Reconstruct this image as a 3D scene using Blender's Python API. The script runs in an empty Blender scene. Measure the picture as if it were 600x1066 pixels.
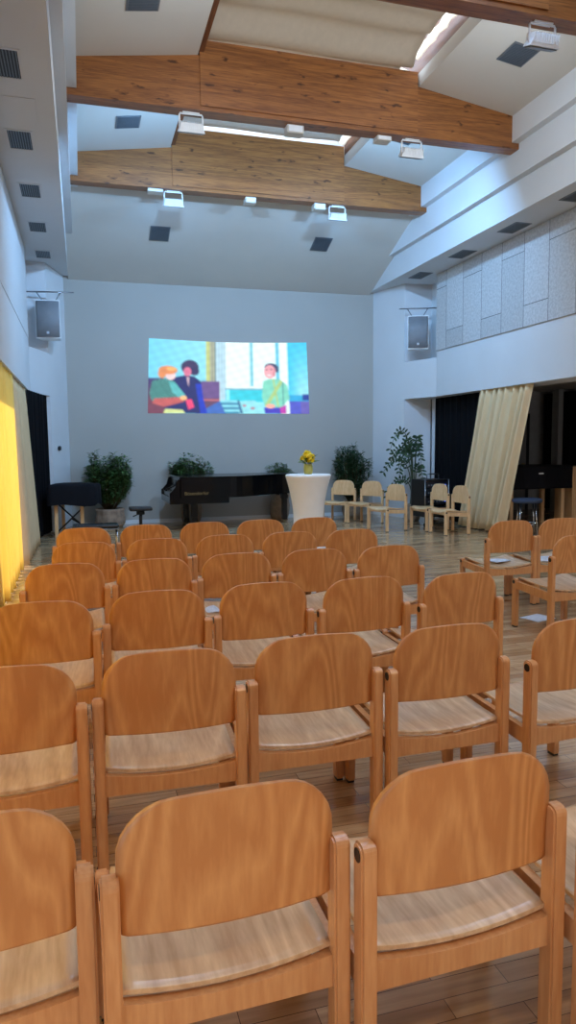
import bpy, bmesh, math, random
from mathutils import Vector, Matrix
random.seed(7)
PI = math.pi
scn = bpy.context.scene
COL = scn.collection

# ------------------------------------------------------------------ helpers
def lin(c):
    return tuple(((v/255)/12.92 if v/255 <= .04045 else ((v/255+.055)/1.055)**2.4) for v in c)
def rgba(c): return tuple(lin(c)) + (1,)

def newmat(name):
    m = bpy.data.materials.new(name); m.use_nodes = True
    nt = m.node_tree
    return m, nt, nt.nodes['Principled BSDF']
def N(nt, t, **kw):
    n = nt.nodes.new(t)
    for k, v in kw.items(): setattr(n, k, v)
    return n
def plain(name, c, rough=.6, metal=0, spec=.5, noise=.06, scale=8, bump=0, coat=0):
    m, nt, b = newmat(name)
    tc = N(nt, 'ShaderNodeTexCoord'); nz = N(nt, 'ShaderNodeTexNoise')
    nz.inputs['Scale'].default_value = scale; nz.inputs['Detail'].default_value = 5
    nt.links.new(tc.outputs['Object'], nz.inputs['Vector'])
    r = N(nt, 'ShaderNodeValToRGB')
    a = rgba(c)
    r.color_ramp.elements[0].position = .3; r.color_ramp.elements[1].position = .7
    r.color_ramp.elements[0].color = tuple(v*(1-noise) for v in a[:3]) + (1,)
    r.color_ramp.elements[1].color = tuple(min(1, v*(1+noise)) for v in a[:3]) + (1,)
    nt.links.new(nz.outputs['Fac'], r.inputs['Fac']); nt.links.new(r.outputs['Color'], b.inputs['Base Color'])
    b.inputs['Roughness'].default_value = rough; b.inputs['Metallic'].default_value = metal
    b.inputs['Specular IOR Level'].default_value = spec; b.inputs['Coat Weight'].default_value = coat
    if bump:
        bp = N(nt, 'ShaderNodeBump'); bp.inputs['Strength'].default_value = bump; bp.inputs['Distance'].default_value = .01
        nz2 = N(nt, 'ShaderNodeTexNoise'); nz2.inputs['Scale'].default_value = scale*12; nz2.inputs['Detail'].default_value = 3
        nt.links.new(tc.outputs['Object'], nz2.inputs['Vector'])
        nt.links.new(nz2.outputs['Fac'], bp.inputs['Height']); nt.links.new(bp.outputs['Normal'], b.inputs['Normal'])
    return m
def wood(name, light, dark, vec=(3, 3, 22), band=9, rough=.38, knots=False, coat=.15, grainmix=.35, spec=.5, rand=True):
    """grain runs along the axis with the smallest scale in vec"""
    m, nt, b = newmat(name)
    tc = N(nt, 'ShaderNodeTexCoord'); mp = N(nt, 'ShaderNodeMapping')
    mp.inputs['Scale'].default_value = vec
    nt.links.new(tc.outputs['Object'], mp.inputs['Vector'])
    src = mp.outputs['Vector']
    if rand:
        oi = N(nt, 'ShaderNodeObjectInfo'); vm = N(nt, 'ShaderNodeVectorMath', operation='SCALE')
        cx = N(nt, 'ShaderNodeCombineXYZ')
        for k in range(3): nt.links.new(oi.outputs['Random'], cx.inputs[k])
        nt.links.new(cx.outputs[0], vm.inputs[0]); vm.inputs['Scale'].default_value = 37
        va = N(nt, 'ShaderNodeVectorMath', operation='ADD')
        nt.links.new(src, va.inputs[0]); nt.links.new(vm.outputs[0], va.inputs[1]); src = va.outputs[0]
    n1 = N(nt, 'ShaderNodeTexNoise'); n1.inputs['Scale'].default_value = .55; n1.inputs['Detail'].default_value = 1.5; n1.inputs['Distortion'].default_value = .6
    nt.links.new(src, n1.inputs['Vector'])
    mul = N(nt, 'ShaderNodeMath', operation='MULTIPLY'); mul.inputs[1].default_value = band
    fr = N(nt, 'ShaderNodeMath', operation='PINGPONG'); fr.inputs[1].default_value = .5
    nt.links.new(n1.outputs['Fac'], mul.inputs[0]); nt.links.new(mul.outputs[0], fr.inputs[0])
    n2 = N(nt, 'ShaderNodeTexNoise'); n2.inputs['Scale'].default_value = 9; n2.inputs['Detail'].default_value = 6
    nt.links.new(src, n2.inputs['Vector'])
    mx = N(nt, 'ShaderNodeMix'); mx.data_type = 'FLOAT'; mx.inputs[0].default_value = 1-grainmix
    nt.links.new(fr.outputs[0], mx.inputs[2]); nt.links.new(n2.outputs['Fac'], mx.inputs[3])
    r = N(nt, 'ShaderNodeValToRGB'); r.color_ramp.elements[0].position = .25; r.color_ramp.elements[1].position = .62
    r.color_ramp.elements[0].color = rgba(dark); r.color_ramp.elements[1].color = rgba(light)
    nt.links.new(mx.outputs[0], r.inputs['Fac'])
    out = r.outputs['Color']
    if knots:
        vo = N(nt, 'ShaderNodeTexVoronoi'); vo.inputs['Scale'].default_value = 1.0
        mp2 = N(nt, 'ShaderNodeMapping'); mp2.inputs['Scale'].default_value = (3.2, 7, 8.5)
        nt.links.new(tc.outputs['Object'], mp2.inputs['Vector'])
        nzk = N(nt, 'ShaderNodeTexNoise'); nzk.inputs['Scale'].default_value = 2
        nt.links.new(mp2.outputs['Vector'], nzk.inputs['Vector'])
        va2 = N(nt, 'ShaderNodeVectorMath', operation='ADD')
        nt.links.new(mp2.outputs['Vector'], va2.inputs[0]); nt.links.new(nzk.outputs['Color'], va2.inputs[1])
        nt.links.new(va2.outputs[0], vo.inputs['Vector'])
        rk = N(nt, 'ShaderNodeValToRGB'); rk.color_ramp.elements[0].position = .09; rk.color_ramp.elements[1].position = .22
        rk.color_ramp.elements[0].color = (.13, .07, .04, 1); rk.color_ramp.elements[1].color = (1, 1, 1, 1)
        nt.links.new(vo.outputs['Distance'], rk.inputs['Fac'])
        mm = N(nt, 'ShaderNodeMix'); mm.data_type = 'RGBA'; mm.blend_type = 'MULTIPLY'; mm.inputs[0].default_value = .8
        nt.links.new(out, mm.inputs[6]); nt.links.new(rk.outputs['Color'], mm.inputs[7]); out = mm.outputs[2]
    nt.links.new(out, b.inputs['Base Color'])
    b.inputs['Roughness'].default_value = rough; b.inputs['Coat Weight'].default_value = coat; b.inputs['Coat Roughness'].default_value = .25
    b.inputs['Specular IOR Level'].default_value = spec
    return m
def cloth(name, c, trans, tw=.4, rough=.9, weave=0):
    m, nt, b = newmat(name)
    out = nt.nodes['Material Output']
    tc = N(nt, 'ShaderNodeTexCoord'); nz = N(nt, 'ShaderNodeTexNoise'); nz.inputs['Scale'].default_value = 14; nz.inputs['Detail'].default_value = 6
    mp = N(nt, 'ShaderNodeMapping'); mp.inputs['Scale'].default_value = (1, 1, .25)
    nt.links.new(tc.outputs['Object'], mp.inputs['Vector']); nt.links.new(mp.outputs[0], nz.inputs['Vector'])
    r = N(nt, 'ShaderNodeValToRGB'); a = rgba(c)
    r.color_ramp.elements[0].color = tuple(v*.86 for v in a[:3])+(1,); r.color_ramp.elements[1].color = tuple(min(1, v*1.1) for v in a[:3])+(1,)
    nt.links.new(nz.outputs['Fac'], r.inputs['Fac']); nt.links.new(r.outputs[0], b.inputs['Base Color'])
    b.inputs['Roughness'].default_value = rough; b.inputs['Specular IOR Level'].default_value = .1
    if tw > 0:
        t = N(nt, 'ShaderNodeBsdfTranslucent'); t.inputs['Color'].default_value = rgba(trans)
        ms = N(nt, 'ShaderNodeMixShader'); ms.inputs[0].default_value = tw
        nt.links.new(b.outputs[0], ms.inputs[1]); nt.links.new(t.outputs[0], ms.inputs[2]); nt.links.new(ms.outputs[0], out.inputs['Surface'])
    return m
def emit(name, c, s):
    m, nt, b = newmat(name)
    b.inputs['Base Color'].default_value = rgba(c); b.inputs['Emission Color'].default_value = rgba(c); b.inputs['Emission Strength'].default_value = s
    return m

class MB:
    """collects shapes into one bmesh"""
    def __init__(s): s.bm = bmesh.new()
    def box(s, x0, x1, y0, y1, z0, z1, bev=0, seg=2, M=None):
        vs = [s.bm.verts.new((x, y, z)) for z in (z0, z1) for y in (y0, y1) for x in (x0, x1)]
        F = [(0,2,3,1), (4,5,7,6), (0,1,5,4), (2,6,7,3), (0,4,6,2), (1,3,7,5)]
        fs = [s.bm.faces.new([vs[i] for i in f]) for f in F]
        if bev:
            es = list({e for f in fs for e in f.edges})
            r = bmesh.ops.bevel(s.bm, geom=es, offset=bev, segments=seg, affect='EDGES', profile=.5)
            vs = list({v for f in r['faces'] for v in f.verts} | {v for v in vs if v.is_valid})
        if M is not None: bmesh.ops.transform(s.bm, matrix=M, verts=[v for v in vs if v.is_valid])
        return s
    def prism(s, poly, z0, z1, axis='z', M=None):
        """poly extruded along axis: z -> (x,y); y -> (x,z); x -> (y,z)"""
        def P(a, b, t):
            return {'z': (a, b, t), 'y': (a, t, b), 'x': (t, a, b)}[axis]
        A = [s.bm.verts.new(P(a, b, z0)) for a, b in poly]; B = [s.bm.verts.new(P(a, b, z1)) for a, b in poly]
        s.bm.faces.new(A[::-1]); s.bm.faces.new(B); n = len(poly)
        for i in range(n): s.bm.faces.new((A[i], A[(i+1) % n], B[(i+1) % n], B[i]))
        if M is not None: bmesh.ops.transform(s.bm, matrix=M, verts=A+B)
        return s
    def cyl(s, p0, p1, r0, r1=None, n=16, cap=True):
        r1 = r0 if r1 is None else r1
        p0, p1 = Vector(p0), Vector(p1); d = (p1-p0).normalized()
        a = d.orthogonal().normalized(); b = d.cross(a)
        A, B = [], []
        for i in range(n):
            t = 2*PI*i/n; o = a*math.cos(t)+b*math.sin(t)
            A.append(s.bm.verts.new(p0+o*r0)); B.append(s.bm.verts.new(p1+o*r1))
        for i in range(n): s.bm.faces.new((A[i], A[(i+1) % n], B[(i+1) % n], B[i])).smooth = True
        if cap: s.bm.faces.new(A[::-1]); s.bm.faces.new(B)
        return s
    def tube(s, pts, r, n=8):
        pts = [Vector(p) for p in pts]; rings = []; up = None
        for i, p in enumerate(pts):
            d = (pts[min(i+1, len(pts)-1)]-pts[max(i-1, 0)]).normalized()
            a = d.orthogonal().normalized() if up is None else (up - d*up.dot(d)).normalized()
            up = a; b = d.cross(a); rr = r[i] if isinstance(r, (list, tuple)) else r
            rings.append([s.bm.verts.new(p+(a*math.cos(2*PI*k/n)+b*math.sin(2*PI*k/n))*rr) for k in range(n)])
        for A, B in zip(rings, rings[1:]):
            for k in range(n): s.bm.faces.new((A[k], A[(k+1) % n], B[(k+1) % n], B[k])).smooth = True
        s.bm.faces.new(rings[0][::-1]); s.bm.faces.new(rings[-1])
        return s
    def lathe(s, prof, c=(0, 0, 0), n=32, fn=None):
        rings = []
        for r, z in prof:
            ring = []
            for k in range(n):
                t = 2*PI*k/n; rr = r*(fn(t, z) if fn else 1)
                ring.append(s.bm.verts.new((c[0]+rr*math.cos(t), c[1]+rr*math.sin(t), c[2]+z)))
            rings.append(ring)
        for A, B in zip(rings, rings[1:]):
            for k in range(n): s.bm.faces.new((A[k], A[(k+1) % n], B[(k+1) % n], B[k])).smooth = True
        s.bm.faces.new(rings[0][::-1]); s.bm.faces.new(rings[-1])
        return s
    def grid(s, fn, nu, nv, smooth=True):
        V = [[s.bm.verts.new(fn(i/nu, j/nv)) for j in range(nv+1)] for i in range(nu+1)]
        for i in range(nu):
            for j in range(nv):
                s.bm.faces.new((V[i][j], V[i+1][j], V[i+1][j+1], V[i][j+1])).smooth = smooth
        return V
    def slab(s, fn, nu, nv, th):
        """closed sheet: fn gives point and thickness goes along normal vector th"""
        th = Vector(th)
        A = s.grid(lambda u, v: Vector(fn(u, v)), nu, nv); B = s.grid(lambda u, v: Vector(fn(u, v))+th, nu, nv)
        def rim(a, b):
            for i in range(len(a)-1): s.bm.faces.new((a[i], a[i+1], b[i+1], b[i]))
        rim([A[i][0] for i in range(nu+1)], [B[i][0] for i in range(nu+1)]); rim([A[i][nv] for i in range(nu+1)], [B[i][nv] for i in range(nu+1)])
        rim(A[0], B[0]); rim(A[nu], B[nu])
        return s
    def build(s, name, mat, parent=None, loc=None, smooth=False, auto=False):
        bmesh.ops.recalc_face_normals(s.bm, faces=s.bm.faces[:])
        me = bpy.data.meshes.new(name); s.bm.to_mesh(me); s.bm.free()
        if smooth:
            for p in me.polygons: p.use_smooth = True
        me.materials.append(mat)
        o = bpy.data.objects.new(name, me); COL.objects.link(o)
        if parent is not None: o.parent = parent
        if loc: o.location = loc
        return o
def empty(name, label, cat, loc=(0, 0, 0), rz=0, group=None):
    o = bpy.data.objects.new(name, None); COL.objects.link(o); o.location = loc; o.rotation_euler = (0, 0, rz)
    o.empty_display_size = .1
    o['label'] = label; o['category'] = cat
    if group: o['group'] = group
    return o
def tag(o, label, cat, group=None):
    o['label'] = label; o['category'] = cat
    if group: o['group'] = group
    return o
def struct(o): o['kind'] = 'structure'; return o
def copy_tree(o, parent=None):
    c = o.copy(); COL.objects.link(c); c.parent = parent
    for ch in list(o.children): copy_tree(ch, c)
    return c
def smooth_obj(o):
    for p in o.data.polygons: p.use_smooth = True
    return o

# ------------------------------------------------------------------ materials
M_wall = plain('white_plaster', (212, 214, 216), .75, noise=.025, scale=1.5, bump=.08)
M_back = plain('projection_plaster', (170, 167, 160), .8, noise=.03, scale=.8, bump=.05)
M_ceil = plain('ceiling_plaster', (200, 194, 184), .8, noise=.03, scale=1.2)
M_dark = plain('dark_room_paint', (96, 92, 90), .8)
M_beam = wood('larch_beam', (170, 108, 54), (116, 68, 32), vec=(.6, 9, 11), band=6, rough=.42, knots=True, coat=.1, rand=False)
M_board = wood('brown_board', (128, 76, 40), (84, 46, 24), vec=(9, .8, 9), band=5, rough=.5, coat=.05)
M_chair = wood('beech_frame', (222, 164, 108), (202, 138, 84), vec=(9, 9, 1.1), band=5, rough=.33, coat=.25, grainmix=.3)
M_ply = wood('beech_backrest', (224, 163, 100), (196, 129, 71), vec=(7.5, 7.5, 1.3), band=12, rough=.34, coat=.2, grainmix=.55)
M_seat_lit = wood('beech_seat_lit', (234, 202, 160), (200, 160, 120), vec=(8, 1.1, 8), band=8, rough=.3, coat=.35, grainmix=.45)  # paler than the frame: light falling on the seats put into the colour
M_pale = wood('pale_beech', (236, 198, 150), (214, 168, 118), vec=(8, 8, 1.2), band=5, rough=.33, coat=.3, grainmix=.35)
M_cap = plain('black_plastic', (24, 22, 22), .4)
M_black = plain('black_lacquer', (5, 5, 7), .2, spec=.3, coat=.08, noise=0)
M_blackcloth = cloth('black_cloth', (26, 26, 30), (0, 0, 0), 0)
M_blackcurt = cloth('black_stage_molton', (15, 15, 18), (0, 0, 0), 0)
M_cream = cloth('cream_curtain_cloth', (240, 218, 176), (230, 196, 130), .2)
M_sunlit = cloth('sunlit_curtain_cloth', (244, 222, 150), (255, 232, 150), .6)  # sunlight on the curtain put into a yellower cloth colour
M_beige = cloth('beige_curtain_cloth', (226, 200, 158), (220, 180, 120), .2)
M_shade = cloth('skylight_shade_cloth', (196, 184, 166), (206, 186, 158), .2)
M_sheer = cloth('sheer_white_cloth', (240, 236, 228), (255, 246, 230), .85)
M_white = plain('white_enamel', (236, 238, 238), .35)
M_grey = plain('grey_grille', (128, 130, 134), .6)
M_ventdark = plain('vent_dark', (26, 26, 28), .5)
M_ventgrey = plain('vent_grey', (108, 112, 116), .35, metal=.3)
M_chrome = plain('chrome', (190, 192, 196), .15, metal=1, noise=0)
M_steel = plain('steel_tube', (150, 152, 156), .3, metal=1, noise=0)
M_leaf = plain('leaf_green', (76, 108, 56), .45, noise=.35, scale=9)
M_leafd = plain('dark_leaf_green', (50, 78, 48), .45, noise=.35, scale=9)
M_stem = plain('stem_brown', (84, 66, 40), .8)
M_sack = plain('burlap_sack', (150, 128, 108), .95, noise=.2, scale=14, bump=.6)
M_soil = plain('potting_soil', (50, 38, 30), .95)
M_stretch = plain('white_stretch_cloth', (240, 238, 234), .7, noise=.02)
M_yel = plain('yellow_petals', (246, 206, 20), .6, noise=.15, scale=60)
M_glassgreen = plain('green_vase', (176, 168, 84), .3)
M_cush = cloth('blue_grey_upholstery', (66, 74, 92), (0, 0, 0), 0)
M_paper = plain('printed_paper', (225, 232, 240), .6, noise=.12, scale=40)
M_amp = plain('amp_front', (22, 24, 34), .35)
M_gold = plain('gold_letter', (150, 132, 92), .3, metal=.6)

# floor: strip parquet
def mat_floor():
    m, nt, b = newmat('oak_strip_parquet')
    tc = N(nt, 'ShaderNodeTexCoord'); mp = N(nt, 'ShaderNodeMapping'); mp.inputs['Rotation'].default_value = (0, 0, 0)
    nt.links.new(tc.outputs['Object'], mp.inputs['Vector'])
    br = N(nt, 'ShaderNodeTexBrick'); br.offset = .37; br.inputs['Scale'].default_value = 1
    br.inputs['Brick Width'].default_value = .55; br.inputs['Row Height'].default_value = .07; br.inputs['Mortar Size'].default_value = .0012
    br.inputs['Color1'].default_value = rgba((214, 184, 144)); br.inputs['Color2'].default_value = rgba((172, 132, 92)); br.inputs['Mortar'].default_value = rgba((80, 58, 40))
    nt.links.new(mp.outputs[0], br.inputs['Vector'])
    mp2 = N(nt, 'ShaderNodeMapping'); mp2.inputs['Scale'].default_value = (1.5, 22, 1)
    nt.links.new(tc.outputs['Object'], mp2.inputs['Vector'])
    nz = N(nt, 'ShaderNodeTexNoise'); nz.inputs['Scale'].default_value = 2.2; nz.inputs['Detail'].default_value = 6
    nt.links.new(mp2.outputs[0], nz.inputs['Vector'])
    r = N(nt, 'ShaderNodeValToRGB'); r.color_ramp.elements[0].position = .3; r.color_ramp.elements[1].position = .7
    r.color_ramp.elements[0].color = (.68, .64, .6, 1); r.color_ramp.elements[1].color = (1.05, 1.05, 1.05, 1)
    nt.links.new(nz.outputs['Fac'], r.inputs['Fac'])
    mx = N(nt, 'ShaderNodeMix'); mx.data_type = 'RGBA'; mx.blend_type = 'MULTIPLY'; mx.inputs[0].default_value = 1
    nt.links.new(br.outputs['Color'], mx.inputs[6]); nt.links.new(r.outputs['Color'], mx.inputs[7]); nt.links.new(mx.outputs[2], b.inputs['Base Color'])
    b.inputs['Roughness'].default_value = .26; b.inputs['Coat Weight'].default_value = .5; b.inputs['Coat Roughness'].default_value = .14
    return m
M_floor = mat_floor()
# acoustic wood wool boards: speckle plus staggered joints
def mat_acoustic():
    m, nt, b = newmat('wood_wool_boards')
    tc = N(nt, 'ShaderNodeTexCoord'); sx = N(nt, 'ShaderNodeSeparateXYZ'); cx = N(nt, 'ShaderNodeCombineXYZ')
    nt.links.new(tc.outputs['Object'], sx.inputs[0])
    nt.links.new(sx.outputs['Z'], cx.inputs[0]); nt.links.new(sx.outputs['Y'], cx.inputs[1])
    br = N(nt, 'ShaderNodeTexBrick'); br.offset = .32; br.inputs['Scale'].default_value = 1
    br.inputs['Brick Width'].default_value = 1.2; br.inputs['Row Height'].default_value = .6; br.inputs['Mortar Size'].default_value = .006
    br.inputs['Color1'].default_value = rgba((206, 206, 206)); br.inputs['Color2'].default_value = rgba((190, 190, 190)); br.inputs['Mortar'].default_value = rgba((110, 110, 112))
    nt.links.new(cx.outputs[0], br.inputs['Vector'])
    nz = N(nt, 'ShaderNodeTexNoise'); nz.inputs['Scale'].default_value = 26; nz.inputs['Detail'].default_value = 5; nz.inputs['Roughness'].default_value = .7
    nt.links.new(tc.outputs['Object'], nz.inputs['Vector'])
    r = N(nt, 'ShaderNodeValToRGB'); r.color_ramp.elements[0].position = .38; r.color_ramp.elements[1].position = .6
    r.color_ramp.elements[0].color = (.7, .7, .7, 1); r.color_ramp.elements[1].color = (1, 1, 1, 1)
    nt.links.new(nz.outputs['Fac'], r.inputs['Fac'])
    mx = N(nt, 'ShaderNodeMix'); mx.data_type = 'RGBA'; mx.blend_type = 'MULTIPLY'; mx.inputs[0].default_value = .8
    nt.links.new(br.outputs['Color'], mx.inputs[6]); nt.links.new(r.outputs['Color'], mx.inputs[7]); nt.links.new(mx.outputs[2], b.inputs['Base Color'])
    b.inputs['Roughness'].default_value = .95
    return m
M_acou = mat_acoustic()

# ------------------------------------------------------------------ setting
Y0, Y1 = -3.6, 14.2            # rear wall, projection wall
XL, XR, AX = -.77, 6.6, 5.83   # AX: mirror constant
mir = lambda poly: [(AX-a, b) for a, b in poly]
struct(MB().box(-1.5, 10.5, Y0-.3, 14.6, -.15, 0).build('floor', M_floor))
struct(MB().box(-1.4, 10.6, 14.2, 14.5, 0, 7.1).build('wall_back', M_back))
struct(MB().box(-1.4, 10.6, Y0-.3, Y0, 0, 7.1).build('wall_rear', M_wall))
endp = [(-.50, 13.25), (-.22, 14.2), (-1.1, 14.2), (-1.1, 13.25)]
band = [(XL, 12.4), (-.50, 13.25), (-1.1, 13.25), (-1.1, 12.4)]
def side_walls(sgn, name):
    f = (lambda p: p) if sgn < 0 else mir
    X = (lambda x: x) if sgn < 0 else (lambda x: AX-x)
    def bx(w, x0, x1, *r): a, b = sorted((X(x0), X(x1))); w.box(a, b, *r)
    w = MB()
    bx(w, -1.1, XL, Y0, 12.4, 2.42, 7.0)                      # wall above the openings
    w.prism(f(endp), 0, 7.0); w.prism(f(band), 2.42, 3.16); w.prism(f(band), 4.716, 7.0)
    bx(w, -1.3, -1.1, 12.3, 14.2, 0, 7.0)                     # behind the niches
    bx(w, -1.3, -1.1, Y0, 12.4, 2.42, 7.0)
    if sgn < 0:
        bx(w, -1.3, -1.1, 9.9, 12.4, 0, 2.42)                 # pier
        bx(w, -1.3, -1.1, Y0, 9.9, 0, .25)                    # sill
        for y in (-3.6, -.2, 3.2, 6.6):
            bx(w, -1.3, -1.1, y, y+.35, .25, 2.42)
    else:
        bx(w, -1.1, XL, Y0, 2.6, 0, 2.42)                     # solid wall near the camera
    struct(w.build(name, M_wall))
side_walls(-1, 'wall_left'); side_walls(1, 'wall_right')
# windows behind the left curtains
M_pane, nt, b = newmat('window_glass')
tr = N(nt, 'ShaderNodeBsdfTransparent'); gl = N(nt, 'ShaderNodeBsdfGlossy'); gl.inputs['Roughness'].default_value = .05
ms = N(nt, 'ShaderNodeMixShader'); ms.inputs[0].default_value = .06
nt.links.new(tr.outputs[0], ms.inputs[1]); nt.links.new(gl.outputs[0], ms.inputs[2]); nt.links.new(ms.outputs[0], nt.nodes['Material Output'].inputs['Surface'])
for i, y in enumerate((-3.25, .15, 3.55, 6.95)):
    y2 = y+3.05 if i < 3 else 9.9
    w = MB()
    w.box(-1.25, -1.17, y, y2, .25, .31).box(-1.25, -1.17, y, y2, 2.36, 2.42).box(-1.25, -1.17, y, y+.06, .31, 2.36).box(-1.25, -1.17, y2-.06, y2, .31, 2.36)
    ym = (y+y2)/2; w.box(-1.25, -1.17, ym-.04, ym+.04, .31, 2.36)
    o = struct(w.build('window_%d' % (i+1), M_white))
    MB().box(-1.215, -1.205, y+.06, y2-.06, .31, 2.36).build('pane', M_pane, o)
# side room on the right
w = MB(); w.box(10.2, 10.5, 2.3, 14.2, 0, 3.0).box(6.93, 10.2, 2.3, 2.6, 0, 3.0).box(6.93, 7.13, 13.2, 14.2, 0, 3.0).box(7.13, 10.2, 13.9, 14.2, 0, 3.0)
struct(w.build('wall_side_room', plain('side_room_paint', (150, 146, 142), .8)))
struct(MB().box(6.93, 10.4, 2.3, 14.2, 2.66, 3.0).build('ceiling_side_room', M_ceil))
struct(MB().box(7.6, 9.8, 2.601, 2.62, .9, 2.2).build('window_10', emit('side_room_fill_glow', (226, 232, 240), 5)))  # glowing panel added out of view to brighten the side room
# soffit and stepped cornice along both long walls
step = [(XL, 4.71), (-.13, 4.71), (-.13, 5.14), (-.02, 5.14), (-.02, 5.56), (.09, 5.56), (.09, 7.0), (XL, 7.0)]
struct(MB().prism(step, Y0, 14.2, 'y').build('trim_1', M_wall))
struct(MB().prism(mir(step), Y0, 14.2, 'y').build('trim_2', M_wall))
# sloping ceiling either side of the skylight, end slope, roof slab
cp = [(.09, 5.9), (1.48, 6.1), (1.48, 6.27), (1.42, 6.27), (1.42, 6.95), (.09, 6.95)]
w = MB().prism(cp, Y0, 11.5, 'y'); w.prism(mir(cp), Y0, 11.5, 'y')
w.prism([(11.5, 5.72), (14.2, 4.65), (14.2, 5.2), (11.5, 6.27), (11.5, 7.0), (11.45, 7.0), (11.45, 6.3)], -.13, AX+.13, 'x')
w.box(-1.4, 7.2, Y0-.3, 14.5, 7.0, 7.15)
w.box(1.42, AX-1.42, Y0, -2.0, 6.1, 7.0)
struct(w.build('ceiling', M_ceil))
# brown boards lining the skylight
w = MB()
for a in (1.42, AX-1.42-.05): w.box(a, a+.05, -2, 11.5, 6.275, 6.95)
for a, b_ in ((8.93, 11.39), (6.25, 8.71)): w.box(1.482, 1.55, a, b_, 6.13, 6.40)
struct(w.build('trim_3', M_board))
struct(MB().box(.5, 5.35, 14.185, 14.2, 0, .07).build('baseboard_back', M_wall))

# roof beams
BY = [(11.4, 11.6), (8.72, 8.92), (6.04, 6.24), (3.36, 3.56), (.68, .88), (-2.0, -1.8)]
bl = ['farthest glulam roof beam in front of the blue sloping ceiling', 'large glulam roof beam across the hall below the beige skylight shade',
      'nearest visible glulam roof beam cutting the top right corner', 'glulam roof beam above the audience chairs', 'glulam roof beam over the camera', 'glulam roof beam at the rear of the hall']
for i, (a, b_) in enumerate(BY):
    t = empty('roof_beam', bl[i], 'beam', (0, a, 5.48), group='glulam roof beams')
    w = MB().prism([(-.02, 0), (AX+.02, 0), (AX+.02, .075), (AX-.09, .075), (AX-.09, .43), (4.36, .62), (1.47, .62), (.09, .43), (.09, .075), (-.02, .075)], 0, b_-a, 'y')
    w.build('beam_body', M_beam, t)
    MB().box(1.5, 4.33, .0, b_-a, .62, .92 if i == 0 else .79).build('ridge_block', M_beam, t)
    MB().box(1.5, 4.33, -.018, -.0005, .05, .92 if i == 0 else .79, .003).build('light_edge_board', M_beam, t)  # added proud board; its ends stand in for the edge of skylight daylight
# skylight panes (frosted sky glass) and shades
M_sky = emit('frosted_sky_glass', (206, 226, 250), 5.5)
M_skyopen = emit('frosted_sky_glass_open', (176, 210, 255), 6.5)
M_skydim = emit('frosted_sky_glass_dim', (200, 224, 255), 4)
bays = [(8.92, 11.4), (6.24, 8.72), (3.56, 6.04), (.88, 3.36), (-1.8, .68)]
for i, (a, b_) in enumerate(bays):
    struct(MB().box(1.47, AX-1.47, a, b_, 6.93, 6.95).build('window_%d' % (i+5), M_sky if i < 2 else (M_skyopen if i == 2 else M_skydim)))
for i, (a, b_) in enumerate(bays[:2]):
    def f(u, v):
        x = 1.5+(4.2-1.5)*u; y = a+.02+(b_-a-.05)*v
        L = (b_-a)
        z = 6.44+.02*math.cos(v*L/.42*2*PI)+.008*math.sin(u*9+v*5)
        if i == 1 and v > .8: z -= .17*math.sin((v-.8)/.2*PI/2)**2
        if u > .97: z -= .015*math.sin(v*60)
        return (x+(.012*math.sin(v*47) if u > .9 else 0), y, z)
    o = MB().slab(f, 24, 80, (0, 0, .004)).build('skylight_shade', M_shade, smooth=False)
    def g(u, v):
        y = a+.03+(b_-a-.07)*v
        return (4.205+.11*u+.010*math.sin(v*47), y, 6.435-.03*u+.008*math.sin(v*61)*u)
    MB().slab(g, 4, 90, (0, 0, .003)).build('sheer_edge', M_sheer, o, smooth=True)
    tag(smooth_obj(o), ['folded beige skylight shade between the two beams', 'large folded beige skylight shade above the front beam'][i], 'blind', 'skylight shades')

# acoustic boards
o = MB().box(XR-.025, XR-.001, Y0+.2, 12.38, 3.28, 4.70).build('acoustic_cladding', M_acou)
tag(o, 'grey speckled acoustic boards in a band high on the right wall', 'wall panel')
o = MB().box(XL+.001, XL+.006, Y0+.2, 12.38, 3.28, 4.70).build('acoustic_cladding', plain('white_boards', (208, 210, 212), .9, noise=.05, scale=30))
tag(o, 'smooth pale boards high on the left wall above the yellow curtain', 'wall panel')

# vents in the soffits
def vent(x, y, z, wx, wy, lab, slats, mat, group, rot=None):
    t = empty('air_vent', lab, 'vent', (x, y, z), group=group)
    if rot: t.rotation_euler = rot
    w = MB(); f = .022
    w.box(-wx/2, wx/2, -wy/2, -wy/2+f, -.008, 0).box(-wx/2, wx/2, wy/2-f, wy/2, -.008, 0).box(-wx/2, -wx/2+f, -wy/2+f, wy/2-f, -.008, 0).box(wx/2-f, wx/2, -wy/2+f, wy/2-f, -.008, 0)
    w.build('frame', mat, t)
    MB().box(-wx/2+f, wx/2-f, -wy/2+f, wy/2-f, -.003, 0).build('backing', M_ventdark, t)
    w = MB(); n = slats
    for k in range(n):
        xx = -wx/2+f+(wx-2*f)*(k+.5)/n
        w.box(xx-.004, xx+.004, -wy/2+f, wy/2-f, -.007, -.003)
    w.build('louvre', M_ventgrey, t)
ords = ['nearest', 'second nearest', 'third nearest', 'second farthest', 'farthest']
for k in range(5):
    y = [6.62, 8.16, 9.68, 11.2, 12.72][k]
    vent(-.5, y, 4.71, .27, .5, 'dark slatted vent in the left soffit, %s of five' % ords[k], 9, M_wall, 'left soffit vents')
for k in range(4):
    y = [8.05, 9.5, 11.0, 12.55][k]
    vent(6.32, y, 4.71, .27, .5, 'dark slatted vent in the right soffit, %s of four' % ['nearest', 'second nearest', 'second farthest', 'farthest'][k], 9, M_ventgrey, 'right soffit vents')
o = MB().box(-.72, -.3, 7.2, 7.78, 4.704, 4.709, .002).build('access_panel', M_wall)
tag(o, 'flush white access panel in the left soffit between two vents', 'panel')
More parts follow.
